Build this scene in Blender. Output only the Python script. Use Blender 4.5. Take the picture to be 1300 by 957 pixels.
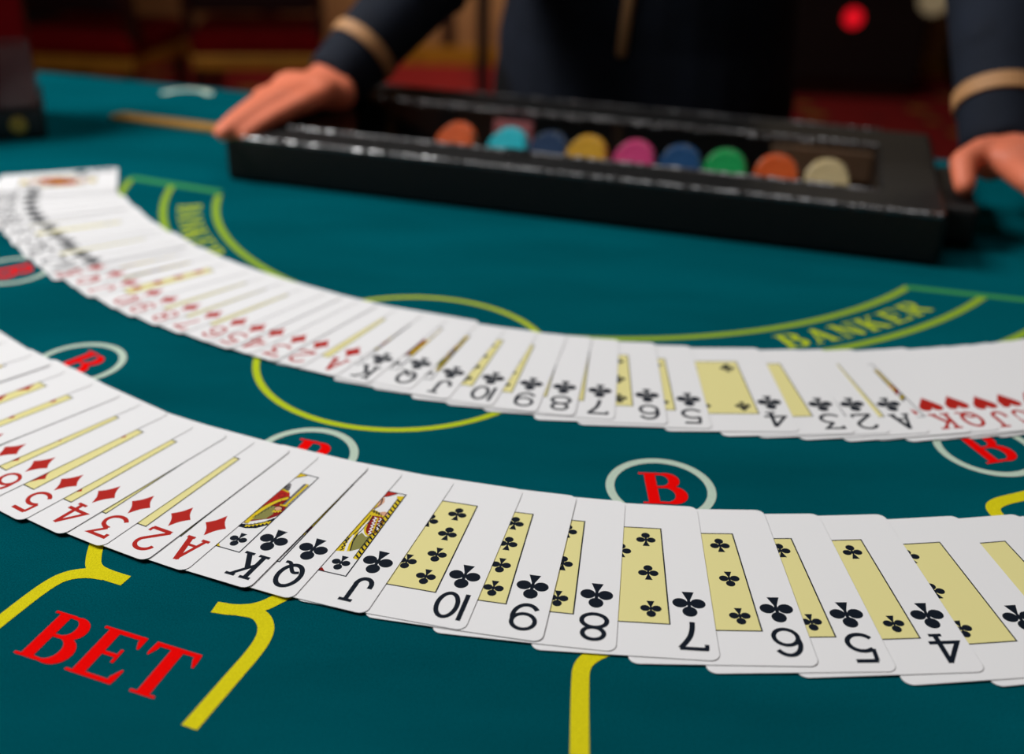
import bpy, bmesh, math, random
from mathutils import Vector, Matrix, Euler
from mathutils.geometry import tessellate_polygon

random.seed(7)
PI = math.pi
for o in list(bpy.data.objects):
    bpy.data.objects.remove(o)
SC = bpy.context.scene
COL = SC.collection
TZ = 0.85                      # height of the felt above the floor

# ------------------------------------------------------------------ camera
FPX, PITCH, ROLL, CAMH = 1275.2, 0.45124, -0.024308, 0.24012
cd = bpy.data.cameras.new('camera')
cam = bpy.data.objects.new('camera', cd)
COL.objects.link(cam)
cd.sensor_fit = 'HORIZONTAL'
cd.sensor_width = 36.0
cd.lens = FPX / 1300.0 * 36.0
cd.shift_y = -44.5 / 1300.0
cd.clip_start = 0.01
cd.clip_end = 60
fw = Vector((0, math.cos(PITCH), -math.sin(PITCH)))
rt = Vector((1, 0, 0))
dn = fw.cross(rt)
r2 = math.cos(ROLL) * rt + math.sin(ROLL) * dn
d2 = -math.sin(ROLL) * rt + math.cos(ROLL) * dn
M = Matrix((r2, -d2, -fw)).transposed().to_4x4()
M.translation = Vector((0, 0, TZ + CAMH))
cam.matrix_world = M
cd.dof.use_dof = True
cd.dof.focus_distance = 0.375
cd.dof.aperture_fstop = 4.9
SC.camera = cam

# ------------------------------------------------------------------ view, world, lights
vs = SC.view_settings
vs.view_transform = 'Standard'
vs.look = 'None'
vs.exposure = 0.10
vs.gamma = 1.0
vs.use_curve_mapping = False
w = bpy.data.worlds.new('world')
SC.world = w
w.use_nodes = True
w.node_tree.nodes['Background'].inputs[0].default_value = (0.9, 0.95, 1.0, 1)
w.node_tree.nodes['Background'].inputs[1].default_value = 0.008


def area(name, loc, target, sx, sy, power, col=(1, 1, 1)):
    l = bpy.data.lights.new(name, 'AREA')
    l.shape = 'RECTANGLE'
    l.size, l.size_y, l.energy, l.color = sx, sy, power, col
    o = bpy.data.objects.new(name, l)
    COL.objects.link(o)
    o.location = loc
    o.rotation_euler = (Vector(target) - Vector(loc)).to_track_quat('-Z', 'Y').to_euler()
    return o


area('table_lamp_light', (-1.30, 0.85, TZ + 1.5), (-0.2, 0.55, TZ), 0.9, 0.6, 33, (1.0, 0.99, 0.98))
area('ceiling_light', (-0.05, 0.72, TZ + 1.4), (-0.05, 0.70, TZ), 0.9, 0.6, 2.6, (1.0, 0.995, 0.99))
for x_, y_ in ((-0.45, 2.0), (0.25, 1.9), (0.95, 1.7)):
    area('glint_light', (x_, y_, 2.95), (x_ * 0.6, 0.75, TZ), 0.07, 0.07, 2.4, (1.0, 0.98, 0.95))  # unseen small lights, added to put glints on the tray edges
area('wall_fill_light', (-0.35, 5.2, 1.15), (-0.35, 5.9, 0.25), 0.6, 0.15, 5.5, (1.0, 0.9, 0.74))  # added fill that brightens the lower back wall, no known fixture
area('carpet_fill_light', (1.35, 4.3, 3.1), (1.35, 4.4, 0), 0.4, 0.4, 7, (1.0, 0.8, 0.55))  # added fill so the carpet on the right is not black

# ------------------------------------------------------------------ materials
def lin(c):
    c = c / 255.0
    return c / 12.92 if c <= 0.04045 else ((c + 0.055) / 1.055) ** 2.4


def rgb(r, g, b):
    return (lin(r), lin(g), lin(b), 1)


MATS = {}


def mat(name, col, rough=0.5, metal=0.0, spec=0.5, bump=None, vary=None, emit=None, coat=0.0, sheen=0.0, nap=0.0):
    if name in MATS:
        return MATS[name]
    m = bpy.data.materials.new(name)
    m.use_nodes = True
    nt = m.node_tree
    b = nt.nodes['Principled BSDF']
    b.inputs['Base Color'].default_value = col
    b.inputs['Roughness'].default_value = rough
    b.inputs['Metallic'].default_value = metal
    b.inputs['Specular IOR Level'].default_value = spec
    b.inputs['Coat Weight'].default_value = coat
    b.inputs['Coat Roughness'].default_value = 0.08
    b.inputs['Sheen Weight'].default_value = sheen
    if emit:
        b.inputs['Emission Color'].default_value = col
        b.inputs['Emission Strength'].default_value = emit
    tc = nt.nodes.new('ShaderNodeTexCoord')
    if vary:                                   # (scale, amount)
        n = nt.nodes.new('ShaderNodeTexNoise')
        n.inputs['Scale'].default_value = vary[0]
        n.inputs['Detail'].default_value = 5
        r = nt.nodes.new('ShaderNodeValToRGB')
        k = vary[1]
        r.color_ramp.elements[0].position = 0.3
        r.color_ramp.elements[1].position = 0.7
        r.color_ramp.elements[0].color = tuple(c * (1 - k) for c in col[:3]) + (1,)
        r.color_ramp.elements[1].color = tuple(min(1, c * (1 + k)) for c in col[:3]) + (1,)
        nt.links.new(tc.outputs['Object'], n.inputs['Vector'])
        nt.links.new(n.outputs['Fac'], r.inputs['Fac'])
        cout = r.outputs['Color']
        if nap:                                # broad brushed patches in the pile
            mp = nt.nodes.new('ShaderNodeMapping')
            mp.inputs['Scale'].default_value = (3.0, 9.0, 3.0)
            mp.inputs['Rotation'].default_value = (0, 0, 0.3)
            n2 = nt.nodes.new('ShaderNodeTexNoise')
            n2.inputs['Scale'].default_value = 2.2
            n2.inputs['Detail'].default_value = 6
            mr = nt.nodes.new('ShaderNodeMapRange')
            mr.inputs['From Min'].default_value = 0.3
            mr.inputs['From Max'].default_value = 0.7
            mr.inputs['To Min'].default_value = 1 - nap
            mr.inputs['To Max'].default_value = 1 + nap
            sc_ = nt.nodes.new('ShaderNodeVectorMath')
            sc_.operation = 'SCALE'
            nt.links.new(tc.outputs['Object'], mp.inputs['Vector'])
            nt.links.new(mp.outputs['Vector'], n2.inputs['Vector'])
            nt.links.new(n2.outputs['Fac'], mr.inputs['Value'])
            nt.links.new(cout, sc_.inputs[0])
            nt.links.new(mr.outputs['Result'], sc_.inputs['Scale'])
            cout = sc_.outputs['Vector']
        nt.links.new(cout, b.inputs['Base Color'])
    if bump:                                   # (kind, scale, strength, distance)
        if bump[0] == 'voronoi':
            n = nt.nodes.new('ShaderNodeTexVoronoi')
            out = n.outputs['Distance']
        else:
            n = nt.nodes.new('ShaderNodeTexNoise')
            n.inputs['Detail'].default_value = 4
            out = n.outputs['Fac']
        n.inputs['Scale'].default_value = bump[1]
        nt.links.new(tc.outputs['Object'], n.inputs['Vector'])
        bp = nt.nodes.new('ShaderNodeBump')
        bp.inputs['Strength'].default_value = bump[2]
        bp.inputs['Distance'].default_value = bump[3]
        nt.links.new(out, bp.inputs['Height'])
        nt.links.new(bp.outputs['Normal'], b.inputs['Normal'])
    MATS[name] = m
    return m


FELT_V, FELT_B = (1900, 0.30), ('noise', 2600, 0.5, 0.0006)
felt = mat('felt', (0.0004, 0.078, 0.100, 1), 0.95, spec=0.0, vary=FELT_V, bump=FELT_B, nap=0.16, sheen=0.30)
fb = felt.node_tree.nodes['Principled BSDF']
fb.inputs['Sheen Tint'].default_value = (0.0, 0.62, 0.70, 1)
fb.inputs['Sheen Roughness'].default_value = 0.45
ink_yellow = mat('felt_print_yellow', rgb(228, 216, 30), 0.9, spec=0.0, vary=(1900, 0.12), bump=FELT_B)
ink_lime = mat('felt_print_lime', rgb(190, 208, 40), 0.9, spec=0.0, vary=(1900, 0.12), bump=FELT_B)
ink_arc = mat('felt_print_arc', rgb(150, 182, 50), 0.9, spec=0.0, vary=(1900, 0.12), bump=FELT_B)
ink_green = mat('felt_print_green', rgb(62, 150, 84), 0.9, spec=0.0, vary=(1900, 0.12), bump=FELT_B)
ink_red_felt = mat('felt_print_red', rgb(252, 12, 10), 0.9, spec=0.0, vary=(1900, 0.1), bump=FELT_B)
ink_pale = mat('felt_print_pale', rgb(196, 216, 198), 0.9, spec=0.0, vary=(1900, 0.1), bump=FELT_B)
paper = mat('card_paper', rgb(243, 243, 244), 0.6, spec=0.12, bump=('noise', 1500, 0.05, 0.0001))
panel_yellow = mat('card_panel_yellow', rgb(238, 229, 158), 0.6, spec=0.12)
panel_white = mat('card_panel_white', rgb(240, 240, 241), 0.6, spec=0.12)
ink_black = mat('card_ink_black', rgb(17, 26, 38), 0.6, spec=0.08)
ink_red = mat('card_ink_red', rgb(184, 38, 30), 0.6, spec=0.08)
ink_darkred = mat('card_ink_dark_red', rgb(140, 26, 26), 0.6, spec=0.08)
ink_gold = mat('card_ink_gold', rgb(226, 198, 40), 0.6, spec=0.08)
ink_olive = mat('card_ink_olive', rgb(140, 138, 78), 0.6, spec=0.08)
ink_grey = mat('card_ink_grey', rgb(120, 118, 120), 0.6, spec=0.08)
ink_skin = mat('card_ink_skin', rgb(222, 170, 140), 0.6, spec=0.08)
leather = mat('tray_black_leatherette', (0.005, 0.005, 0.005, 1), 0.5, spec=0.35, bump=('voronoi', 420, 0.6, 0.0008))
gloss_black = mat('tray_glint_edge', (0.22, 0.22, 0.225, 1), 0.16, metal=0.8, spec=0.8, coat=0.6)  # metal, to strengthen glints on the added edge rolls
tray_dark = mat('tray_inner_black', (0.008, 0.008, 0.009, 1), 0.5, spec=0.3, vary=(60, 0.2))
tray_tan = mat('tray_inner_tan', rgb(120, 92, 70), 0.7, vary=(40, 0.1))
skin = mat('skin', rgb(234, 128, 94), 0.5, spec=0.35, vary=(30, 0.10), bump=('noise', 300, 0.25, 0.0008))
navy = mat('jacket_navy_cloth', (0.0085, 0.0125, 0.023, 1), 0.85, spec=0.25, vary=(25, 0.25), bump=('noise', 700, 0.3, 0.0008))
trouser = mat('trouser_black_cloth', (0.004, 0.004, 0.005, 1), 0.9, spec=0.2, vary=(20, 0.2))
braid = mat('gold_braid', rgb(190, 140, 92), 0.6, spec=0.4, bump=('noise', 900, 0.5, 0.0008))
hairm = mat('hair_dark', (0.01, 0.007, 0.005, 1), 0.6, bump=('noise', 200, 0.6, 0.003))
brass = mat('brass', rgb(196, 150, 66), 0.38, metal=0.7, spec=0.5, bump=('noise', 90, 0.08, 0.0006))
slotm = mat('slot_tan', rgb(176, 128, 60), 0.6, vary=(50, 0.08))
lacquer = mat('shoe_red_lacquer', rgb(96, 6, 12), 0.2, spec=0.35, coat=0.1, vary=(18, 0.15))
black_plastic = mat('black_plastic', (0.008, 0.008, 0.009, 1), 0.4, vary=(40, 0.2))
rail_leather = mat('rail_brown_leather', rgb(52, 24, 16), 0.45, bump=('voronoi', 300, 0.4, 0.001))
wood_dark = mat('wood_dark', rgb(42, 20, 12), 0.4, vary=(9, 0.35))
wood_panel = mat('wall_wood_panel', rgb(168, 122, 78), 0.55, vary=(4, 0.18))
gilt = mat('gilt_moulding', rgb(190, 140, 40), 0.45, metal=0.3, vary=(12, 0.15))
plaster = mat('ceiling_plaster', rgb(90, 78, 66), 0.9, vary=(6, 0.1))
velvet = mat('red_velvet', rgb(112, 6, 10), 0.9, spec=0.1, vary=(30, 0.2))
cabinet_black = mat('cabinet_black', (0.004, 0.004, 0.005, 1), 0.45, vary=(12, 0.2))
lamp_red = mat('lamp_red_lit', rgb(228, 18, 34), 0.4, emit=0.8)
cream = mat('cream_button', rgb(205, 190, 150), 0.5, emit=0.15)


def carpet_mat():
    m = bpy.data.materials.new('carpet_red_gold')
    m.use_nodes = True
    nt = m.node_tree
    b = nt.nodes['Principled BSDF']
    b.inputs['Roughness'].default_value = 0.95
    tc = nt.nodes.new('ShaderNodeTexCoord')
    v = nt.nodes.new('ShaderNodeTexVoronoi')
    v.inputs['Scale'].default_value = 3.6
    v.inputs['Randomness'].default_value = 0.35
    r = nt.nodes.new('ShaderNodeValToRGB')
    els = r.color_ramp.elements
    els[0].position, els[0].color = 0.0, rgb(176, 120, 44)
    els[1].position, els[1].color = 1.0, rgb(150, 8, 14)
    for p, c in ((0.19, rgb(176, 120, 44)), (0.23, rgb(60, 8, 10)), (0.32, rgb(150, 6, 12))):
        e_ = els.new(p)
        e_.color = c
    nt.links.new(tc.outputs['Object'], v.inputs['Vector'])
    nt.links.new(v.outputs['Distance'], r.inputs['Fac'])
    nt.links.new(r.outputs['Color'], b.inputs['Base Color'])
    return m


carpet = carpet_mat()


def glass_mat():
    m = bpy.data.materials.new('clear_acrylic')
    m.use_nodes = True
    nt = m.node_tree
    for n in list(nt.nodes):
        nt.nodes.remove(n)
    out = nt.nodes.new('ShaderNodeOutputMaterial')
    mx = nt.nodes.new('ShaderNodeMixShader')
    tr = nt.nodes.new('ShaderNodeBsdfTransparent')
    tr.inputs[0].default_value = (0.93, 0.94, 0.94, 1)
    gl = nt.nodes.new('ShaderNodeBsdfGlossy')
    gl.inputs['Roughness'].default_value = 0.06
    fr = nt.nodes.new('ShaderNodeFresnel')
    fr.inputs[0].default_value = 1.18
    ge = nt.nodes.new('ShaderNodeNewGeometry')
    iv = nt.nodes.new('ShaderNodeMath')
    iv.operation = 'SUBTRACT'
    iv.inputs[0].default_value = 1.0
    ml = nt.nodes.new('ShaderNodeMath')
    ml.operation = 'MULTIPLY'
    nt.links.new(ge.outputs['Backfacing'], iv.inputs[1])
    nt.links.new(iv.outputs[0], ml.inputs[0])
    nt.links.new(fr.outputs[0], ml.inputs[1])
    nt.links.new(ml.outputs[0], mx.inputs[0])
    nt.links.new(tr.outputs[0], mx.inputs[1])
    nt.links.new(gl.outputs[0], mx.inputs[2])
    nt.links.new(mx.outputs[0], out.inputs[0])
    return m


acrylic = glass_mat()

# ------------------------------------------------------------------ object helpers
def link(name, data, parent=None):
    o = bpy.data.objects.new(name, data)
    COL.objects.link(o)
    if parent is not None:
        o.parent = parent
    return o


def tag(o, label=None, cat=None, group=None, kind=None):
    if label:
        o['label'] = label
    if cat:
        o['category'] = cat
    if group:
        o['group'] = group
    if kind:
        o['kind'] = kind
    return o


def thing(name, label, cat, loc=(0, 0, 0), rz=0.0, group=None):
    o = link(name, None)
    o.empty_display_size = 0.02
    o.location = loc
    o.rotation_euler = (0, 0, rz)
    return tag(o, label, cat, group)


def to_mesh(bm, name, *mats, smooth=False):
    bmesh.ops.recalc_face_normals(bm, faces=bm.faces)
    me = bpy.data.meshes.new(name)
    bm.to_mesh(me)
    bm.free()
    for m in mats:
        me.materials.append(m)
    if smooth:
        for p in me.polygons:
            p.use_smooth = True
    return me


def add_box(bm, c, s, bev=0.0, mi=0, rot=None, seg=2):
    r = bmesh.ops.create_cube(bm, size=1)
    vs_ = r['verts']
    bmesh.ops.scale(bm, vec=s, verts=vs_)
    if rot is not None:
        bmesh.ops.rotate(bm, verts=vs_, matrix=rot)
    bmesh.ops.translate(bm, vec=c, verts=vs_)
    fs = list({f for v in vs_ for f in v.link_faces})
    for f in fs:
        f.material_index = mi
    if bev:
        es = list({e for v in vs_ for e in v.link_edges})
        bmesh.ops.bevel(bm, geom=es, offset=bev, segments=seg, affect='EDGES', profile=0.5)


def box_obj(name, c, s, m, parent=None, bev=0.0, rot=None):
    bm = bmesh.new()
    add_box(bm, c, s, bev, 0, rot)
    return link(name, to_mesh(bm, name, m), parent)


def add_prism(bm, poly, z0, z1, mi=0):
    b = [bm.verts.new((x, y, z0)) for x, y in poly]
    t = [bm.verts.new((x, y, z1)) for x, y in poly]
    n = len(poly)
    bm.faces.new(t).material_index = mi
    bm.faces.new(b[::-1]).material_index = mi
    for i in range(n):
        bm.faces.new((b[i], b[(i + 1) % n], t[(i + 1) % n], t[i])).material_index = mi


def add_cyl(bm, a, b, ra, rb=None, seg=20, mi=0):
    rb = ra if rb is None else rb
    a, b = Vector(a), Vector(b)
    d = (b - a).normalized()
    u = d.orthogonal().normalized()
    v = d.cross(u)
    ra_, rb_ = [], []
    for i in range(seg):
        t = 2 * PI * i / seg
        k = math.cos(t) * u + math.sin(t) * v
        ra_.append(bm.verts.new(a + k * ra))
        rb_.append(bm.verts.new(b + k * rb))
    for i in range(seg):
        j = (i + 1) % seg
        bm.faces.new((ra_[i], ra_[j], rb_[j], rb_[i])).material_index = mi
    bm.faces.new(ra_[::-1]).material_index = mi
    bm.faces.new(rb_).material_index = mi


def add_capsule(bm, a, b, ra, rb, up=None, flat=1.0, seg=16, cap=5):
    """tapered capsule, cross-section flattened by `flat` along `up`"""
    a, b = Vector(a), Vector(b)
    d = b - a
    L = d.length
    d = d.normalized()
    if up is None:
        up = d.orthogonal()
    up = Vector(up)
    up = (up - d * up.dot(d)).normalized()
    s = d.cross(up)
    prof = []
    for i in range(cap + 1):
        t = -PI / 2 + PI / 2 * i / cap
        prof.append((ra * math.sin(t), ra * math.cos(t)))
    for i in range(cap + 1):
        t = PI / 2 * i / cap
        prof.append((L + rb * math.sin(t), rb * math.cos(t)))
    rings = []
    for ax, r in prof:
        r = max(r, 1e-5)
        rings.append([bm.verts.new(a + d * ax + r * (math.cos(2 * PI * k / seg) * s + flat * math.sin(2 * PI * k / seg) * up)) for k in range(seg)])
    for i in range(len(rings) - 1):
        for k in range(seg):
            j = (k + 1) % seg
            bm.faces.new((rings[i][k], rings[i][j], rings[i + 1][j], rings[i + 1][k]))
    bm.faces.new(rings[0][::-1])
    bm.faces.new(rings[-1])


def remeshed(bm, name, m, voxel, parent=None, smooth_it=6):
    me = to_mesh(bm, name + '_raw')
    o = link(name + '_raw', me)
    r = o.modifiers.new('r', 'REMESH')
    r.mode = 'VOXEL'
    r.voxel_size = voxel
    s = o.modifiers.new('s', 'SMOOTH')
    s.factor = 0.5
    s.iterations = smooth_it
    bpy.context.view_layer.update()
    dg = bpy.context.evaluated_depsgraph_get()
    nm = bpy.data.meshes.new_from_object(o.evaluated_get(dg))
    nm.name = name
    bpy.data.objects.remove(o)
    bpy.data.meshes.remove(me)
    nm.materials.clear()
    nm.materials.append(m)
    for p in nm.polygons:
        p.use_smooth = True
    return link(name, nm, parent)


# flat print: everything below collects flat polygons (mm) at a given height
def add_poly(bm, pts, z, mi=0):
    tris = tessellate_polygon([[Vector((x, y, 0)) for x, y in pts]])
    vs_ = [bm.verts.new((x, y, z)) for x, y in pts]
    for t in tris:
        try:
            f = bm.faces.new([vs_[i] for i in t])
            f.material_index = mi
            if f.calc_area() > 0:
                f.normal_update()
                if f.normal.z < 0:
                    f.normal_flip()
        except ValueError:
            pass


def add_strip(bm, pts, wd, z, closed=False, mi=0):
    """band of width wd (number or list) along a polyline, mitred joints"""
    n = len(pts)
    ws = wd if isinstance(wd, (list, tuple)) else [wd] * n
    P = [Vector((p[0], p[1])) for p in pts]
    L, R = [], []
    for i in range(n):
        if closed:
            a, b = P[i] - P[i - 1], P[(i + 1) % n] - P[i]
        else:
            a = P[i] - P[i - 1] if i > 0 else P[1] - P[0]
            b = P[i + 1] - P[i] if i < n - 1 else P[-1] - P[-2]
        a, b = a.normalized(), b.normalized()
        na, nb = Vector((-a.y, a.x)), Vector((-b.y, b.x))
        m = (na + nb)
        m = m.normalized() if m.length > 1e-6 else na
        k = ws[i] / 2 / max(0.45, m.dot(na))
        L.append(bm.verts.new((P[i].x + m.x * k, P[i].y + m.y * k, z)))
        R.append(bm.verts.new((P[i].x - m.x * k, P[i].y - m.y * k, z)))
    for i in range(n if closed else n - 1):
        j = (i + 1) % n
        f = bm.faces.new((R[i], R[j], L[j], L[i]))
        f.material_index = mi


def arc(cx, cy, rx, ry, a0, a1, n=20):
    return [(cx + rx * math.cos(math.radians(a0 + (a1 - a0) * i / n)), cy + ry * math.sin(math.radians(a0 + (a1 - a0) * i / n))) for i in range(n + 1)]


def ell(cx, cy, rx, ry, n=28):
    return arc(cx, cy, rx, ry, 0, 360, n)[:-1]


def flat_mesh(bm, name, *mats):
    me = bpy.data.meshes.new(name)
    bmesh.ops.scale(bm, vec=(0.001, 0.001, 0.001), verts=bm.verts)
    bm.to_mesh(me)
    bm.free()
    for m in mats:
        me.materials.append(m)
    return me


def smooth_path(pts, it=3):
    for _ in range(it):
        q = [pts[0]]
        for a, b in zip(pts[:-1], pts[1:]):
            q.append((0.75 * a[0] + 0.25 * b[0], 0.75 * a[1] + 0.25 * b[1]))
            q.append((0.25 * a[0] + 0.75 * b[0], 0.25 * a[1] + 0.75 * b[1]))
        q.append(pts[-1])
        pts = q
    return pts


# dealer-side axes on the table plane (metres)
E2 = Vector((0.95555, -0.29483, 0))
N2 = Vector((0.29483, 0.95555, 0))
TC = Vector((0.052, 0.795, 0))           # centre of the layout arcs

# ------------------------------------------------------------------ the room
fl = box_obj('floor', (0, 1.5, -0.05), (9.4, 9.0, 0.1), carpet)
tag(fl, kind='structure')
wb = box_obj('wall_back', (0, 5.95, 1.6), (9.4, 0.1, 3.2), wood_panel)
tag(wb, kind='structure')
bb = box_obj('baseboard_back', (0, 5.885, 0.05), (9.4, 0.03, 0.10), gilt)
tag(bb, kind='structure')
for i, x in enumerate((-3.4, -2.4, -1.4, -0.4, 0.6, 1.6, 2.6, 3.6)):
    tag(box_obj('trim_%d' % (i + 1), (x, 5.885, 1.2), (0.07, 0.03, 2.2), wood_dark, bev=0.008), kind='structure')
tag(box_obj('wall_left', (-4.65, 1.5, 1.6), (0.1, 9.0, 3.2), wood_panel), kind='structure')
tag(box_obj('wall_right', (4.65, 1.5, 1.6), (0.1, 9.0, 3.2), wood_panel), kind='structure')
tag(box_obj('wall_front', (0, -2.95, 1.6), (9.4, 0.1, 3.2), wood_panel), kind='structure')
tag(box_obj('ceiling', (0, 1.5, 3.25), (9.4, 9.0, 0.1), plaster), kind='structure')

# ------------------------------------------------------------------ the table
table = thing('baccarat_table', 'teal felt baccarat table printed with yellow, red and pale markings', 'table', (0, 0, TZ))
RF = 0.80
chord = 0.195
ang0 = math.degrees(math.asin(chord / RF))
base_ang = math.degrees(math.atan2(N2.y, N2.x)) - 90      # orientation of the dealer edge


def d_shape(r, c, n=72):
    a = math.degrees(math.asin(c / r))
    pts = []
    for i in range(n + 1):
        t = math.radians(180 - a + (180 + 2 * a) * i / n + base_ang)
        pts.append((TC.x + r * math.cos(t), TC.y + r * math.sin(t)))
    return pts


bm = bmesh.new()
add_prism(bm, d_shape(RF, chord), -0.012, 0.0)
link('felt_top', to_mesh(bm, 'felt_top', felt), table)
bm = bmesh.new()
add_prism(bm, d_shape(RF + 0.02, chord + 0.012), -0.10, -0.0125)
link('apron', to_mesh(bm, 'apron', wood_dark), table)
# padded armrest on the players' side
bm = bmesh.new()
a = math.asin(chord / RF)
rings = []
for i in range(65):
    t = PI - a + (PI + 2 * a) * i / 64 + math.radians(base_ang)
    ring = []
    for k in range(14):
        q = 2 * PI * k / 14
        rr = RF + 0.065 + 0.065 * math.cos(q)
        ring.append(bm.verts.new((TC.x + rr * math.cos(t), TC.y + rr * math.sin(t), -0.012 + 0.035 * math.sin(q))))
    rings.append(ring)
for i in range(64):
    for k in range(14):
        j = (k + 1) % 14
        bm.faces.new((rings[i][k], rings[i][j], rings[i + 1][j], rings[i + 1][k]))
bm.faces.new(rings[0])
bm.faces.new(rings[-1])
link('armrest', to_mesh(bm, 'armrest', rail_leather, smooth=True), table)
bm = bmesh.new()
for k, (z0, z1, r0, r1) in enumerate(((-TZ, -TZ + 0.05, 0.36, 0.36), (-TZ + 0.05, -TZ + 0.12, 0.33, 0.2), (-TZ + 0.12, -0.2, 0.17, 0.15), (-0.2, -0.1, 0.16, 0.42))):
    add_cyl(bm, (TC.x, TC.y, z0), (TC.x, TC.y, z1), r0, r1, 32)
link('pedestal', to_mesh(bm, 'pedestal', wood_dark), table)

ZP = 0.12     # print height above the felt in mm


def marking(name, fn, m, label=None):
    b = bmesh.new()
    fn(b)
    o = link(name, flat_mesh(b, name, m), table)
    if label:
        o['label'] = label
    return o


# serif capitals, upright, 100 units high (stroke lists: points, widths)
def serif(ch):
    S = []
    if ch == 'B':
        S += [([(22, 0), (22, 100)], 20), ([(2, 2.5), (40, 2.5)], 5), ([(2, 97.5), (40, 97.5)], 5)]
        up = [(30, 96)] + arc(44, 75, 21, 21, 90, -90, 14) + [(30, 53)]
        S.append((up, [6] + [6 + 14 * math.cos(math.radians(90 - 180 * i / 14)) for i in range(15)] + [6]))
        lo = [(30, 53)] + arc(48, 28, 25, 25, 90, -90, 14) + [(30, 4)]
        S.append((lo, [6] + [6 + 16 * math.cos(math.radians(90 - 180 * i / 14)) for i in range(15)] + [6]))
        wd = 80
    elif ch == 'E':
        S += [([(22, 0), (22, 100)], 20), ([(2, 2.5), (40, 2.5)], 5), ([(2, 97.5), (40, 97.5)], 5)]
        S += [([(30, 96), (74, 96)], 8), ([(30, 4), (76, 4)], 8), ([(30, 51), (56, 51)], 7), ([(56, 37), (56, 65)], 5)]
        S += [([(73, 100), (72, 88), (75, 74)], [8, 10, 3]), ([(76, 0), (76, 12), (81, 30)], [8, 11, 3])]
        wd = 82
    elif ch == 'T':
        S += [([(40, 0), (40, 100)], 20), ([(20, 2.5), (60, 2.5)], 5), ([(4, 96), (76, 96)], 8)]
        S += [([(6, 100), (6, 88), (2, 72)], [8, 10, 3]), ([(74, 100), (74, 88), (78, 72)], [8, 10, 3])]
        wd = 80
    elif ch == 'A':
        S += [([(44, 100), (14, 3)], 8), ([(42, 100), (70, 3)], 21), ([(24, 34), (60, 34)], 7), ([(0, 2.5), (28, 2.5)], 5), ([(50, 2.5), (90, 2.5)], 5)]
        wd = 90
    elif ch == 'N':
        S += [([(16, 0), (16, 97)], 8), ([(14, 98), (74, 2)], 20), ([(74, 0), (74, 97)], 8), ([(0, 2.5), (32, 2.5)], 5), ([(0, 97.5), (30, 97.5)], 5), ([(58, 97.5), (90, 97.5)], 5)]
        wd = 90
    elif ch == 'K':
        S += [([(22, 0), (22, 100)], 20), ([(2, 2.5), (42, 2.5)], 5), ([(2, 97.5), (42, 97.5)], 5), ([(28, 46), (72, 97)], 7), ([(42, 56), (76, 2)], 20),
              ([(56, 97.5), (86, 97.5)], 5), ([(56, 2.5), (94, 2.5)], 5)]
        wd = 92
    elif ch == 'R':
        S += [([(22, 0), (22, 100)], 20), ([(2, 2.5), (42, 2.5)], 5), ([(2, 97.5), (40, 97.5)], 5)]
        up = [(30, 96)] + arc(46, 73, 22, 23, 90, -90, 14) + [(30, 50)]
        S.append((up, [6] + [6 + 15 * math.cos(math.radians(90 - 180 * i / 14)) for i in range(15)] + [6]))
        S += [([(46, 50), (78, 2)], 19), ([(66, 2.5), (92, 2.5)], 5)]
        wd = 90
    return S, wd


def letter(b, ch, ox, oy, rot, hgt, wx=1.0, shear=0.0):
    """letter with the middle of its base at (ox, oy) mm"""
    S, wd = serif(ch)
    k = hgt / 100.0
    c, s = math.cos(rot), math.sin(rot)
    t = bmesh.new()
    for q, (pts, ws) in enumerate(S):
        add_strip(t, pts, ws, 0.004 * q)
    for v in t.verts:
        x = ((v.co.x - wd / 2) * wx + shear * v.co.y) * k
        y = v.co.y * k
        v.co = (ox + c * x - s * y, oy + s * x + c * y, ZP + v.co.z)
    me = bpy.data.meshes.new('tmp')
    t.to_mesh(me)
    t.free()
    b.from_mesh(me)
    bpy.data.meshes.remove(me)
    return wd * k * wx


def ringband(b, cx, cy, r0, r1, a0=0, a1=360, n=72, z=ZP):
    rm, wd = (r0 + r1) / 2, abs(r1 - r0)
    if a1 - a0 >= 360:
        add_strip(b, ell(cx, cy, rm, rm, n), wd, z, True)
    else:
        add_strip(b, arc(cx, cy, rm, rm, a0, a1, n), wd, z)


marking('circle_marking', lambda b: ringband(b, -56.3, 476.5, 75.6, 79.2), ink_lime, 'thin lime circle printed under the far fan')
for cx, cy, rz, lab in ((64.5, 356.7, 0, 'middle of the front row'), (-222.7, 458.3, -36, 'left by the near fan'), (-90, 376, -17, 'behind the near king of clubs'),
                        (218.5, 395.5, 16, 'at the right under the far fan'), (-313, 580, -52, 'at the left frame edge')):
    marking('ring_marking', lambda b: ringband(b, cx, cy, 19.6, 23.3), ink_pale, 'pale ring around a red B')
    r = math.radians(rz)

    def lb(b):
        letter(b, 'B', cx + 0.5 * math.cos(r) + 11.3 * math.sin(r), cy + 0.5 * math.sin(r) - 11.3 * math.cos(r), r, 23.0, 1.02)
    marking('letter_marking', lb, ink_red_felt, 'red serif letter B')

# concentric betting bands: arcs end at the radial end lines
for (cx, cy, R_, a0, a1, wd) in ((47.6, 780.9, 278.4, 188, 316.5, 5.0), (52.8, 796.6, 325.1, 185.3, 317.6, 5.0), (61.2, 812.4, 370.9, 184.8, 318, 5.0)):
    marking('arc_marking', lambda b: ringband(b, cx, cy, R_ - wd / 2, R_ + wd / 2, a0, a1, 90), ink_arc)
marking('line_marking', lambda b: add_strip(b, [(-311, 781.5), (-229, 749.5)], 9, ZP + 0.02), ink_green)
marking('line_marking', lambda b: add_strip(b, [(248, 588.5), (342, 566)], 7, ZP + 0.02), ink_green)


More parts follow.
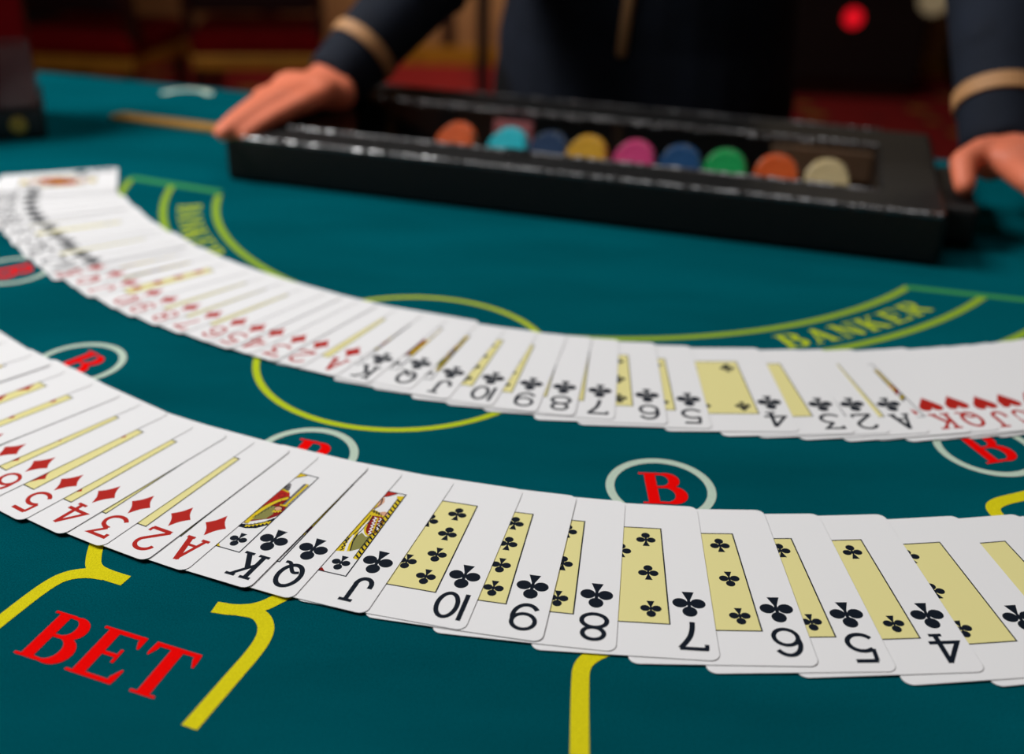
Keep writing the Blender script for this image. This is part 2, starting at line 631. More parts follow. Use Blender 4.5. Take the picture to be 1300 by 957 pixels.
def banker(b, cx, cy, R_, a_mid, hgt, span):
    word = 'BANKER'
    for i, ch in enumerate(word):
        t = math.radians(a_mid + span * (i - 2.5) / 5)
        letter(b, ch, cx + R_ * math.cos(t), cy + R_ * math.sin(t), t + PI / 2, hgt, 1.22)


marking('word_marking', lambda b: banker(b, 50, 788, 309.5, 299.9, 16.5, 18.7), ink_lime, 'lime serif word BANKER')
marking('word_marking', lambda b: banker(b, 50, 788, 309.5, 204.5, 16.5, 18.7), ink_lime, 'lime serif word partly under the far fan')

# BET box in front
rb = math.radians(-19.5)


def bet(b):
    ex, ey = math.cos(rb), math.sin(rb)
    for i, ch in enumerate('BET'):
        k = 21.0 * i
        letter(b, ch, -153.5 + ex * k, 248.6 + ey * k, rb, 21.5, 1.08, -0.06)


marking('word_marking', bet, ink_red_felt, 'red serif word BET')
marking('hook_marking', lambda b: (add_strip(b, smooth_path([(-157, 312), (-155.2, 303), (-152.5, 295.5), (-146.5, 292), (-138, 288.8)]), 5.6, ZP),
                                   add_strip(b, smooth_path([(-146, 291.6), (-153, 293), (-161, 291), (-166, 284), (-173, 266.5), (-179, 251), (-190, 224)]), 5.6, ZP + 0.01)), ink_yellow)
marking('hook_marking', lambda b: (add_strip(b, smooth_path([(-102.3, 276), (-94.5, 274.5), (-86.5, 276), (-80, 282), (-72, 290)]), 5.6, ZP),
                                   add_strip(b, smooth_path([(-93, 274.6), (-86, 273.5), (-81.5, 267), (-81.6, 258), (-88.4, 240), (-95, 222)]), 5.6, ZP + 0.01)), ink_yellow)
marking('hook_marking', lambda b: add_strip(b, smooth_path([(23, 215), (24.6, 244), (25.5, 252.5), (31, 258), (40, 262)]), 5.8, ZP), ink_yellow)
marking('hook_marking', lambda b: add_strip(b, smooth_path([(240, 366), (219, 357.7), (205, 352.5), (200.5, 347), (203, 337), (208, 322)]), 5.8, ZP), ink_yellow)
marking('arc_marking', lambda b: ringband(b, -359, 1088, 19, 29, 5, 175, 40), ink_pale, 'pale grey arc printed near the dealer edge')

# ------------------------------------------------------------------ playing cards
CW, CH, CT = 63.0, 88.0, 0.22
PX, PY = 15.6, 16.4            # panel inset
ZL = [CT + 0.008, CT + 0.018, CT + 0.028, CT + 0.038, CT + 0.048]


def card_body():
    bm_ = bmesh.new()
    r = 3.4
    pts = []
    for cx, cy, a0 in ((-r, r, -90), (-r, CH - r, 0), (-CW + r, CH - r, 90), (-CW + r, r, 180)):
        pts += arc(cx, cy, r, r, a0, a0 + 90, 6)
    add_prism(bm_, pts, 0, CT)
    bmesh.ops.recalc_face_normals(bm_, faces=bm_.faces)
    return flat_mesh(bm_, 'card_body', paper)


def suit_polys(s):
    if s == 'C':
        return [ell(0, 3.95, 2.65, 2.65), ell(-3.2, -0.5, 2.7, 2.5), ell(3.2, -0.5, 2.7, 2.5), [(-0.55, 2.2), (0.55, 2.2), (0.7, 0.3), (0.55, -2.2), (2.2, -6.6), (-2.2, -6.6), (-0.55, -2.2), (-0.7, 0.3)]]
    if s == 'D':
        pts = []
        k = [(0, 7.1), (5.0, 0), (0, -7.1), (-5.0, 0)]
        for i in range(4):
            p, q = k[i], k[(i + 1) % 4]
            for t in range(6):
                u = t / 6
                x, y = p[0] + (q[0] - p[0]) * u, p[1] + (q[1] - p[1]) * u
                f = 1 - 0.16 * math.sin(PI * u)
                pts.append((x * f, y * f))
        return [pts]
    if s == 'H':
        h = [(0, -6.6)]
        h += [(2.2, -3.4), (4.4, -0.3)] + arc(3.0, 3.3, 2.95, 3.1, -28, 175, 12)
        return [h + [(-x, y) for x, y in h[:0:-1]]]
    h = [(0, 6.6), (2.0, 3.9), (4.4, 1.2)] + arc(3.0, -1.6, 2.95, 2.6, 35, -160, 12) + [(0.7, -2.4), (2.3, -6.6)]
    return [h + [(-x, y) for x, y in h[:0:-1]]]


def glyph(rk):
    S = []
    w_ = 1.5
    if rk == 'A':
        S = [([(1.8, .6), (5.4, 13.8)], 1.3), ([(5.1, 13.8), (8.9, .6)], 2.0), ([(2.9, 4.7), (7.6, 4.7)], 1.1), ([(0.2, .6), (3.7, .6)], 1.2), ([(7.0, .6), (10.6, .6)], 1.2)]
    elif rk == 'K':
        S = [([(2.2, 0), (2.2, 14)], 1.7), ([(0, .6), (4.6, .6)], 1.2), ([(0, 13.4), (4.6, 13.4)], 1.2), ([(2.2, 5.6), (8.6, 13.4)], 1.3), ([(4.6, 8.2), (8.8, .6)], 1.8),
             ([(6.5, 13.4), (10.6, 13.4)], 1.2), ([(6.6, .6), (10.8, .6)], 1.2)]
    elif rk == 'Q':
        S = [(ell(5.2, 7.2, 4.2, 6.1), 1.6, True), (smooth_path([(2.6, 4.6), (4.6, 5.6), (6.4, 3.8), (8.4, .4), (10.6, 0.6)]), 1.3)]
    elif rk == 'J':
        S = [([(7.4, 13.4)] + [(7.4, 4.4)] + arc(4.6, 4.2, 2.9, 3.5, 0, -180, 14) + [(1.7, 5.6)], 1.6), ([(4.8, 13.4), (10, 13.4)], 1.3)]
    elif rk == '10':
        S = [([(0.9, 0), (0.9, 14)], 1.5), (ell(6.9, 7, 3.6, 6.3), 1.5, True)]
    elif rk == '9':
        S = [(ell(5.3, 9.4, 4.1, 3.9), 1.4, True), (arc(5.0, 6.6, 4.5, 5.9, 20, -145, 20), 1.5)]
    elif rk == '6':
        S = [(ell(5.3, 4.6, 4.1, 3.9), 1.4, True), (arc(5.6, 7.4, 4.5, 5.9, 200, 35, 20), 1.5)]
    elif rk == '8':
        S = [(ell(5.3, 10.4, 3.7, 3.0), 1.45, True), (ell(5.3, 4.0, 4.4, 3.4), 1.45, True)]
    elif rk == '7':
        S = [([(0.6, 13.2), (10.2, 13.2)], 1.5), ([(1.1, 13.6), (0.9, 10.9)], 1.3), (smooth_path([(9.9, 13.2), (6.4, 8), (5.3, 4), (5.0, 0)]), 1.6)]
    elif rk == '5':
        S = [([(2.0, 13.3), (9.4, 13.3)], 1.5), ([(2.3, 13.3), (1.8, 7.6)], 1.3), ([(1.8, 7.6)] + arc(5.1, 4.7, 4.5, 4.0, 125, -150, 22), 1.5)]
    elif rk == '4':
        S = [([(7.2, 13.6), (0.9, 4.2), (10.8, 4.2)], 1.4), ([(7.2, 13.9), (7.2, 0)], 1.6), ([(4.9, .6), (9.5, .6)], 1.2)]
    elif rk == '3':
        S = [([(1.2, 11.2), (1.2, 13.3), (9.4, 13.3), (4.6, 8.3)], 1.4), ([(4.6, 8.3)] + arc(4.9, 4.4, 4.6, 3.8, 92, -150, 22), 1.5)]
    elif rk == '2':
        S = [(arc(5.2, 9.9, 4.1, 3.5, 175, -35, 18) + [(0.9, 0.9)], 1.5), ([(0.6, .7), (10, .7)], 1.5), ([(9.7, .7), (9.9, 3.0)], 1.2)]
    return S


INKS = {'C': ink_black, 'S': ink_black, 'D': ink_red, 'H': ink_red}
SUITN = {'C': 'clubs', 'S': 'spades', 'D': 'diamonds', 'H': 'hearts'}
RANKN = {'A': 'ace', 'K': 'king', 'Q': 'queen', 'J': 'jack', '10': 'ten', '9': 'nine', '8': 'eight', '7': 'seven', '6': 'six', '5': 'five', '4': 'four', '3': 'three', '2': 'two'}
BODY = card_body()
CACHE = {}


def xf(bm_, v0, rot, k, ox, oy):
    c, s = math.cos(rot), math.sin(rot)
    for v in list(bm_.verts)[v0:]:
        x, y = v.co.x * k, v.co.y * k
        v.co.x, v.co.y = ox + c * x - s * y, oy + s * x + c * y


def rank_mesh(rk, su, top):
    key = ('r', rk, INKS[su].name, top)
    if key not in CACHE:
        b = bmesh.new()
        for q, g in enumerate(glyph(rk)):
            add_strip(b, g[0], g[1] * 1.18, ZL[0] + 0.003 * q, len(g) > 2)
        for v in b.verts:
            v.co.x -= 5.3
            v.co.y -= 7.0
        if not top:
            xf(b, 0, PI, 1, -8.1, 11.2)
        else:
            xf(b, 0, 0, 1, -CW + 8.1, CH - 11.2)
        CACHE[key] = flat_mesh(b, 'rank_index', INKS[su])
    return CACHE[key]


def suit_mesh(su, top):
    key = ('s', su, top)
    if key not in CACHE:
        b = bmesh.new()
        for q, p in enumerate(suit_polys(su)):
            add_poly(b, p, ZL[0] + 0.003 * q)
        if not top:
            xf(b, 0, PI, 1, -8.1, 27.5)
        else:
            xf(b, 0, 0, 1, -CW + 8.1, CH - 27.5)
        CACHE[key] = flat_mesh(b, 'suit_index', INKS[su])
    return CACHE[key]


def panel_mesh(white):
    key = ('p', white)
    if key not in CACHE:
        b = bmesh.new()
        x0, x1, y0, y1 = -CW + PX, -PX, PY, CH - PY
        add_poly(b, [(x0, y0), (x1, y0), (x1, y1), (x0, y1)], ZL[0], 0)
        add_strip(b, [(x0, y0), (x1, y0), (x1, y1), (x0, y1)], 0.5, ZL[4], True, 1)
        CACHE[key] = flat_mesh(b, 'centre_panel', panel_white if white else panel_yellow, ink_black)
    return CACHE[key]


XL, XC, XR = -CW / 2 - 9.7, -CW / 2, -CW / 2 + 9.7
ROWS4 = (64.2, 50.8, 37.2, 23.8)


def pip_spots(rk):
    t, m, b_ = 64.2, 44.0, 23.8
    two = lambda ys: [(x, y) for y in ys for x in (XL, XR)]
    return {'A': [(XC, m)], '2': [(XC, t), (XC, b_)], '3': [(XC, t), (XC, m), (XC, b_)], '4': two((t, b_)), '5': two((t, b_)) + [(XC, m)], '6': two((t, m, b_)),
            '7': two((t, m, b_)) + [(XC, 56.5)], '8': two((t, m, b_)) + [(XC, 56.5), (XC, 31.5)], '9': two(ROWS4) + [(XC, m)], '10': two(ROWS4) + [(XC, 57.4), (XC, 30.6)]}[rk]


def pip_mesh(su, big):
    key = ('pp', su, big)
    if key not in CACHE:
        b = bmesh.new()
        for q, p in enumerate(suit_polys(su)):
            add_poly(b, p, ZL[1] + 0.003 * q)
        xf(b, 0, 0, 1.35 if big else 0.64, 0, 0)
        CACHE[key] = flat_mesh(b, 'pip', INKS[su])
    return CACHE[key]


COURT_MATS = (ink_black, ink_gold, ink_red, ink_darkred, ink_olive, ink_grey, ink_skin, panel_white)
BK, GO, RE, DR, OL, GR, SK, WH = range(8)


def zigzag(a, b, n, amp):
    a, b = Vector(a), Vector(b)
    d = (b - a)
    nn = Vector((-d.y, d.x)).normalized()
    return [tuple(a + d * i / n + nn * (amp if i % 2 else -amp)) for i in range(n + 1)]


def court_mesh(rk, su):
    key = ('ct', rk, su)
    if key in CACHE:
        return CACHE[key]
    b = bmesh.new()
    P = lambda pts, mi, l=1: add_poly(b, pts, ZL[l], mi)
    S = lambda pts, wd, mi, l=2: add_strip(b, pts, wd, ZL[l], False, mi)
    R0 = -15.75
    if rk == 'K':
        # crown, beard, robe with banded sleeve, upright sword, hem
        P([(-31.4, 71.4), (-20.6, 71.4), (-22.4, 69.8), (-26, 66.5), (-31.4, 65)], GO)
        S([(-20.8, 71.2), (-22.6, 69.4), (-26, 66.2), (-31, 64.6)], 0.5, BK)
        P([(-31.4, 64.5), (-26, 66), (-24.5, 62), (-24.5, 58.5), (-31.4, 58.5)], SK)
        P([(-25.5, 63.5), (-23.4, 63.2), (-22.4, 61), (-21.6, 58.4), (-25.5, 57.6)], GR)
        for q in range(6):
            S([(-25.2 + 0.6 * q, 63 - 0.5 * q), (-24.6 + 0.5 * q, 58.2)], 0.18, BK)
        P([(-31.4, 58), (-24, 58.6), (-20.6, 57.6), (-18.9, 55), (-19.8, 52.6), (-24.5, 46), (-31.4, 30)], RE)
        S([(-31, 58), (-24, 58.4), (-21, 57.6)], 0.9, GO)
        S(arc(-22.5, 54.6, 1.3, 1.5, 0, 360, 12), 0.5, DR)
        P([(-18.9, 55), (-16.3, 54.2), (R0, 44), (-16.2, 39.5), (-19, 38), (-25.5, 33), (-25.5, 44), (-22, 50.5)], DR)
        P([(-24.8, 43.5), (-22.4, 46.6), (-19.6, 47), (-18.2, 42), (-19, 38.4), (-23.5, 35.6), (-25, 37)], OL, 2)
        S(smooth_path([(-18.8, 54.2), (-21.6, 51), (-24.3, 44), (-24.7, 35), (-24.3, 32.6)]), 1.7, GO, 3)
        S(zigzag((-20.2, 51.6), (-24.2, 37), 18, 0.35), 0.3, BK, 4)
        S(smooth_path([(-19.4, 54.8), (-22.6, 51.2), (-25.3, 44), (-25.7, 35)]), 0.35, BK, 3)
        P(ell(-18.4, 46.2, 1.6, 1.3), SK, 3)
        S(arc(-18.4, 46.2, 1.6, 1.3, -30, 200, 12), 0.35, BK, 4)
        S(zigzag((-19.4, 43.4), (-16.4, 45.2), 6, 0.5), 0.6, GO, 3)
        S([(-17.9, 65.6), (-17.9, 48.5)], 0.9, GR, 3)
        S([(-16.9, 65.6), (-16.9, 48.5)], 1.1, GO, 3)
        S([(-18.45, 65), (-18.45, 48)], 0.3, BK, 4)
        S([(-16.25, 65), (-16.25, 48)], 0.3, BK, 4)
        S([(-19.2, 48.6), (-15.9, 48.9)], 1.0, GO, 4)
        S([(-26, 32.2), (-22, 33.4), (-18.6, 36.4), (R0, 41)], 0.9, WH, 3)
        S([(-26, 31.6), (-22, 32.7), (-18.6, 35.7), (R0, 40)], 0.5, BK, 4)
        P([(-26, 31.6), (-22, 32.6), (-18.6, 35.6), (R0, 39.6), (R0, 35.2), (-18.8, 31.6), (-22.5, 30), (-26, 29.8)], BK, 2)
        S(zigzag((-23.6, 31.2), (-16, 37.1), 13, 0.55), 0.75, GO, 3)
    elif rk == 'J':
        # cap, hair, face edge, halberd along the right side, slashed red sleeve
        P([(-31.4, 71.4), (-19.2, 71.4), (-22, 68.6), (-26, 66), (-31.4, 66)], RE)
        S([(-19.2, 71.2), (-22, 68.4), (-26, 65.8)], 0.4, BK)
        P([(-31.4, 65.8), (-23, 67), (-21.8, 64), (-22.6, 60), (-25, 57), (-31.4, 57)], SK)
        P([(-26, 65), (-24.2, 64.6), (-23.4, 60), (-25.5, 57)], GO, 2)
        S([(-23.6, 66), (-22.6, 62), (-23.8, 58)], 0.45, BK, 3)
        P([(-31.4, 57), (-24, 58), (-20, 56.6), (-17.8, 56), (-18.2, 51), (-22.5, 50.6), (-25, 36), (-31.4, 29)], GO)
        S(zigzag((-24, 57), (-19, 55.4), 8, 0.6), 0.5, BK, 3)
        S([(-23.2, 54), (-23.6, 44), (-25, 35)], 0.45, BK, 3)
        S([(-21.8, 53.6), (-22.3, 44), (-22.9, 40)], 0.4, BK, 3)
        P([(-31.4, 46), (-23.4, 44), (-22.4, 38), (-20.8, 30.2), (-26, 28.8), (-31.4, 28)], GO)
        P([(-22.5, 54), (-18.4, 54.4), (-16.2, 52), (-16, 44), (-18.4, 41), (-21, 43.6), (-22, 48)], DR, 2)
        S(zigzag((-20.8, 53.4), (-18.4, 42.2), 12, 0.5), 0.55, WH, 3)
        S(zigzag((-18.6, 53.4), (-16.7, 45.4), 8, 0.45), 0.5, WH, 3)
        S([(-19.7, 53.2), (-17.6, 43.4)], 0.5, GO, 4)
        S(smooth_path([(-22.2, 48), (-21.2, 43.4), (-18.4, 40.8), (-16.2, 43)]), 0.8, GO, 3)
        P([(-21.6, 42.4), (-19, 40.4), (-16.8, 42), (-17.2, 33.5), (-20.6, 30.4), (-23.2, 38)], OL, 2)
        S([(-22.8, 41), (-22.4, 36), (-20.8, 30.4)], 0.5, BK, 4)
        S([(-24, 40), (-23.6, 34), (-22.4, 29.8)], 1.0, WH, 3)
        S(zigzag((-25.2, 38), (-24.2, 29.6), 8, 0.5), 0.5, BK, 4)
        P(ell(-18.6, 56.6, 1.8, 1.3), SK, 3)
        S([(-16.7, 69), (-16.7, 26.6)], 1.9, GO, 2)
        for q in range(17):
            y = 67.4 - 2.4 * q
            S([(-17.6, y), (-15.9, y - 1.5)], 0.75, BK, 4)
        S([(-17.75, 68), (-17.75, 27)], 0.3, BK, 4)
        P([(-18.8, 69.6), (-15.8, 70.4), (-15.9, 67.4), (-17.8, 67.6)], GO, 3)
        P([(-26.6, 14.9 + 1.6), (-26.3, 18.4), (-24.2, 16.5)], RE, 2)
    else:
        P([(-31.4, 71.4), (-22, 71.4), (-24, 66), (-31.4, 66)], GO)
        P([(-31.4, 66), (-24, 66), (-22.6, 62), (-25, 57), (-31.4, 57)], SK)
        P([(-24.6, 66.5), (-21, 66), (-19.4, 60), (-20, 54), (-24, 57)], OL, 2)
        P([(-31.4, 57), (-24, 57.6), (-19, 55), (R0, 52), (R0, 36), (-20, 32), (-26, 30), (-31.4, 30)], DR)
        S(smooth_path([(-16.2, 56), (-16.4, 48), (-18, 40), (-16.4, 34)]), 1.4, GO, 3)
        S(zigzag((-23, 56), (-21, 34), 16, 0.6), 0.7, GO, 3)
        S(zigzag((-19.6, 53), (-18.8, 36), 14, 0.5), 0.6, BK, 3)
        S([(-26, 31), (-20, 33), (R0, 37)], 1.0, BK, 3)
        S([(-16.3, 62), (-16.3, 22)], 0.3, BK, 3)
        S([(-15.95, 70), (-15.95, 40)], 0.45, GO, 4)
    # corner ornament and small suit mark inside the frame
    P([(-27, PY + 0.2), (-26.4, PY + 2), (-24.6, PY + 0.2)], GO if rk == 'K' else RE, 2)
    n0 = len(b.verts)
    ink = BK if su in 'CS' else RE
    for p in suit_polys(su):
        add_poly(b, p, ZL[2], ink)
    b.verts.ensure_lookup_table()
    xf(b, n0, PI, 0.62, -20.9, 22.8)
    # the same figure upside down on the other half
    geo = bmesh.ops.duplicate(b, geom=b.verts[:] + b.edges[:] + b.faces[:])
    for v in [g for g in geo['geom'] if isinstance(g, bmesh.types.BMVert)]:
        v.co.x, v.co.y = -CW - v.co.x, CH - v.co.y
    CACHE[key] = flat_mesh(b, 'court_figure', *COURT_MATS)
    return CACHE[key]


def make_card(rk, su, label, group):
    o = link('playing_card', BODY)
    tag(o, label, 'playing card', group)
    for top in (False, True):
        link('rank_index', rank_mesh(rk, su, top), o)
        link('suit_index', suit_mesh(su, top), o)
    court = rk in 'KQJ'
    p = link('centre_panel', panel_mesh(court), o)
    if court:
        link('court_figure', court_mesh(rk, su), p)
    else:
        for x, y in pip_spots(rk):
            q = link('pip', pip_mesh(su, rk == 'A'), p)
            q.location = (x / 1000, y / 1000, 0)
            q.rotation_euler = (0, 0, PI if (y < 43.9 or (rk == '6' and abs(y - 44) < 1)) else 0)
    return o


# poses: (rank, suit, x, y of the near right corner in mm, turn in degrees)
front = [('5', 'D', -190.3, 320.6, -31.8), ('4', 'D', -170.9, 312.4, -30.2), ('3', 'D', -153.1, 305.8, -27.1), ('2', 'D', -134.0, 298.1, -25.6), ('A', 'D', -117.9, 293.0, -23.7),
         ('K', 'C', -92.4, 284.1, -21.7), ('Q', 'C', -75.9, 279.6, -20.7), ('J', 'C', -48.8, 272.8, -17.4), ('10', 'C', -13.9, 265.7, -13.4), ('9', 'C', 12.5, 261.0, -10.5),
         ('8', 'C', 37.2, 257.5, -7.3), ('7', 'C', 71.7, 254.3, -3.7), ('6', 'C', 104.3, 252.9, 0.0), ('5', 'C', 129.8, 251.6, 2.2), ('4', 'C', 159.4, 252.5, 3.9), ('3', 'C', 193.1, 252.9, 6.3),
         ('2', 'C', 222.0, 255.5, 8.4), ('A', 'C', 247.0, 258.6, 10.6)]


def from_tr(rk, su, x, y, deg):
    a_ = math.radians(deg)
    return (rk, su, x + math.sin(a_) * CH, y - math.cos(a_) * CH, deg)


left_front = [from_tr('K', 'D', -268.2, 477.7, -45.0),
              from_tr('Q', 'D', -247.7, 462.5, -43.0),
              from_tr('J', 'D', -233.7, 452.5, -41.0),
              from_tr('10', 'D', -223.3, 445.8, -38.8),
              from_tr('9', 'D', -204.8, 433.8, -38.0),
              from_tr('8', 'D', -187.4, 422.3, -38.4),
              from_tr('7', 'D', -174.8, 415.2, -37.0),
              from_tr('6', 'D', -159.3, 406.6, -34.4)]
front = left_front + front

back = [('K','S',-390.4,717.4,-70.0),
        ('Q','S',-386.9,706.6,-68.4),
        ('J','S',-383.1,695.9,-66.8),
        ('10','S',-376.6,681.7,-65.4),
        ('9','S',-369.3,668.2,-64.0),
        ('8','S',-361.2,657.5,-62.7),
        ('7','S',-354.7,647.9,-61.7),
        ('6','S',-342.2,634.8,-60.0),
        ('5','S',-329.0,617.6,-58.0),
        ('4','S',-318.0,606.3,-56.5),
        ('3','S',-310.9,596.0,-55.4),
        ('2','S',-297.0,582.0,-53.5),
        ('A','S',-286.3,571.8,-52.2),
        ('K','D',-278.6,561.8,-51.0),
        ('Q','D',-261.9,551.3,-49.2),
        ('J','D',-248.0,537.7,-47.4),
        ('10','D',-227.3,522.0,-45.0),
        ('9','D',-214.3,512.0,-43.0),
        ('8','D',-197.2,501.2,-40.5),
        ('7','D',-180.5,491.2,-38.1),
        ('6','D',-162.6,481.5,-35.6),
        ('5','D',-149.4,473.9,-33.7),
        ('4','D',-137.0,468.8,-32.1),
        ('3','D',-122.4,461.3,-30.0),
        ('2','D',-108.3,455.6,-28.2),
        ('A','D',-88.7,447.2,-25.5),
        ('K','C',-71.2,440.3,-23.3),
        ('Q','C',-49.5,435.6,-20.7),
        ('J','C',-30.6,426.3,-18.2),
        ('10','C',-8.7,420.9,-15.5),
        ('9','C',12.4,415.8,-12.0),
        ('8','C',30.4,413.4,-9.1),
        ('7','C',49.3,411.1,-6.4),
        ('6','C',74.1,407.9,-2.8),
        ('5','C',94.7,405.4,-1.7),
        ('4','C',135.2,404.0,0.6),
        ('3','C',161.3,403.5,3.3),
        ('2','C',177.9,404.6,5.0),
        ('A','C',197.0,405.8,7.0),
        ('K','H',217.2,407.1,8.6),
        ('Q','H',231.3,409.9,9.8),
        ('J','H',246.0,410.8,11.0),
        ('10','H',259.5,413.9,12.1),
        ('9','H',274.5,417.1,13.4),
        ('8','H',289.0,420.6,14.8),
        ('7','H',303.0,424.4,16.1),
        ('6','H',317.5,428.8,17.5),
        ('5','H',331.0,433.2,18.8)]


def lay_fan(poses, where, group):
    """left cards lie on top of their right neighbours: every card leans on the next one"""
    tmin = CT + 0.06
    fr = []
    for (rk, su, x, y, deg) in poses:
        a_ = math.radians(deg)
        u = Vector((math.cos(a_), math.sin(a_)))
        v = Vector((-math.sin(a_), math.cos(a_)))
        fr.append((Vector((x, y)), u, v))
    slopes = [0.0] * len(poses)
    slopes[-1] = 0.012
    grid = [(-CW * i / 12, CH * j / 8) for i in range(13) for j in range(9)]
    for i in range(len(poses) - 2, -1, -1):
        s = 0.008
        p, u, v = fr[i]
        q, u2, v2 = fr[i + 1]
        for gx, gy in grid:
            # sample the overlap from both cards
            for (pp, uu, vv) in ((p, u, v), (q, u2, v2)):
                wpt = pp + uu * gx + vv * gy
                xi, yi = (wpt - p).dot(u) + CW, (wpt - p).dot(v)
                xj, yj = (wpt - q).dot(u2) + CW, (wpt - q).dot(v2)
                if -0.01 <= xi <= CW + 0.01 and -0.01 <= yi <= CH + 0.01 and -0.01 <= xj <= CW + 0.01 and -0.01 <= yj <= CH + 0.01 and xi > 3.0:
                    s = max(s, (slopes[i + 1] * xj + tmin) / xi)
        slopes[i] = min(s, 0.06)
    for (rk, su, x, y, deg), s in zip(poses, slopes):
        o = make_card(rk, su, '%s of %s playing card lying face up in the %s' % (RANKN[rk], SUITN[su], where), group)
        a_ = math.radians(deg)
        m = Matrix.Translation((x / 1000, y / 1000, TZ + 0.0003 + s * CW / 1000)) @ Matrix.Rotation(a_, 4, 'Z') @ Matrix.Rotation(-math.atan(s), 4, 'Y')
        o.matrix_world = m
    return slopes


lay_fan(front, 'near fan', 'cards of the near fan')
lay_fan(back, 'far fan', 'cards of the far fan')

# ------------------------------------------------------------------ chip tray
TL, TD, TH = 0.537, 0.228, 0.0365
tr_loc = Vector((-0.232, 0.782, TZ + 0.0002))
tray = thing('chip_tray', 'long black leatherette chip tray with a clear lid between the dealer\'s hands', 'chip tray', tr_loc, math.atan2(E2.y, E2.x))
NR_, FR_, LR_, RR_ = 0.040, 0.060, 0.036, 0.044
link_ = lambda n, c, s, m, b=0.0: box_obj(n, c, s, m, tray, b)
link_('base', (TL / 2, TD / 2, 0.0007), (TL - 0.004, TD - 0.004, 0.0012), tray_dark)
link_('near_rail', (TL / 2, NR_ / 2, TH / 2), (TL, NR_, TH), leather, 0.004)
link_('far_rail', (TL / 2, TD - FR_ / 2, TH / 2), (TL, FR_, TH), leather, 0.004)
link_('end_rail', (LR_ / 2, TD / 2, TH / 2 - 0.0003), (LR_, TD - 0.002, TH), leather, 0.004)
link_('end_rail', (TL - RR_ / 2, TD / 2, TH / 2 - 0.0003), (RR_, TD - 0.002, TH), leather, 0.004)
link_('handle', (TL + 0.012, TD * 0.42, 0.017), (0.024, 0.11, 0.026), leather, 0.004)
link_('handle', (-0.012, TD * 0.50, 0.017), (0.024, 0.11, 0.026), leather, 0.004)
ox0, ox1, oy0, oy1 = LR_, TL - RR_, NR_, TD - FR_
link_('lid', ((ox0 + ox1) / 2, (oy0 + oy1) / 2, TH - 0.0012), (ox1 - ox0 + 0.002, oy1 - oy0 + 0.002, 0.0012), acrylic)
def piping(x0, y0, x1, y1, z, r=0.0021):
    """crinkled glossy edge roll, an added part that catches glints"""
    b = bmesh.new()
    n = int(math.hypot(x1 - x0, y1 - y0) / 0.0018)
    rings_ = []
    for i in range(n + 1):
        t = i / n
        c = Vector((x0 + (x1 - x0) * t, y0 + (y1 - y0) * t, z))
        d = Vector((x1 - x0, y1 - y0, 0)).normalized()
        u = Vector((-d.y, d.x, 0))
        k = r * (1 + random.uniform(-0.30, 0.30))
        c += u * random.uniform(-0.0003, 0.0003)
        rings_.append([b.verts.new(c + (u * math.cos(2 * PI * q / 10) + Vector((0, 0, 1)) * math.sin(2 * PI * q / 10)) * k) for q in range(10)])
    for i in range(n):
        for q in range(10):
            w_ = (q + 1) % 10
            b.faces.new((rings_[i][q], rings_[i][w_], rings_[i + 1][w_], rings_[i + 1][q]))
    b.faces.new(rings_[0])
    b.faces.new(rings_[-1])
    return link('glint_piping', to_mesh(b, 'glint_piping', gloss_black), tray)


piping(0.003, 0.002, TL - 0.003, 0.002, TH - 0.002)
piping(ox0, oy0 - 0.001, ox1, oy0 - 0.001, TH - 0.0005)
piping(ox0, oy1 + 0.001, ox1, oy1 + 0.001, TH - 0.0005)
piping(0.003, TD - 0.002, TL - RR_ + 0.004, TD - 0.002, TH - 0.0015)
link_('latch', (0.232, 0.034, TH + 0.0005), (0.02, 0.014, 0.004), black_plastic, 0.001)
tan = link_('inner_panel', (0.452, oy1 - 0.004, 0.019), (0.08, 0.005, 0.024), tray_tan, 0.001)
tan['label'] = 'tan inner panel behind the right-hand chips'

# chips standing on edge in rows
CHIPS = [('orange', rgb(255, 100, 12), 0.150), ('cyan', rgb(10, 222, 238), 0.197), ('dark blue', rgb(12, 56, 100), 0.233), ('yellow', rgb(246, 182, 36), 0.266), ('pink', rgb(245, 70, 140), 0.306),
         ('blue', rgb(20, 84, 140), 0.344), ('green', rgb(14, 186, 96), 0.380), ('orange', rgb(255, 104, 36), 0.420), ('cream', rgb(244, 218, 164), 0.459)]
CR, CTH = 0.0168, 0.0033
LEAN = math.radians(-30)


def chip_mesh(m, spot):
    b = bmesh.new()
    n = 36
    prof = [(0.0, CR * 0.62, 1), (0.0003, CR * 0.62, 1), (0.0003, CR * 0.70, 0), (0.0, CR * 0.72, 0), (0.0, CR - 0.0005, 0), (0.0005, CR, 0), (CTH - 0.0005, CR, 0), (CTH, CR - 0.0005, 0), (CTH, CR * 0.62, 0)]
    rings_ = []
    for (yy, r, mi) in prof:
        rings_.append([b.verts.new((r * math.cos(2 * PI * k / n), yy, r * math.sin(2 * PI * k / n))) for k in range(n)])
    for i in range(len(prof) - 1):
        for k in range(n):
            j = (k + 1) % n
            f = b.faces.new((rings_[i][k], rings_[i][j], rings_[i + 1][j], rings_[i + 1][k]))
            f.material_index = 1 if (4 <= i <= 6 and k % 6 == 0) else 0
    b.faces.new(rings_[0][::-1]).material_index = 0
    b.faces.new(rings_[-1])
    return to_mesh(b, 'casino_chip', m, spot)


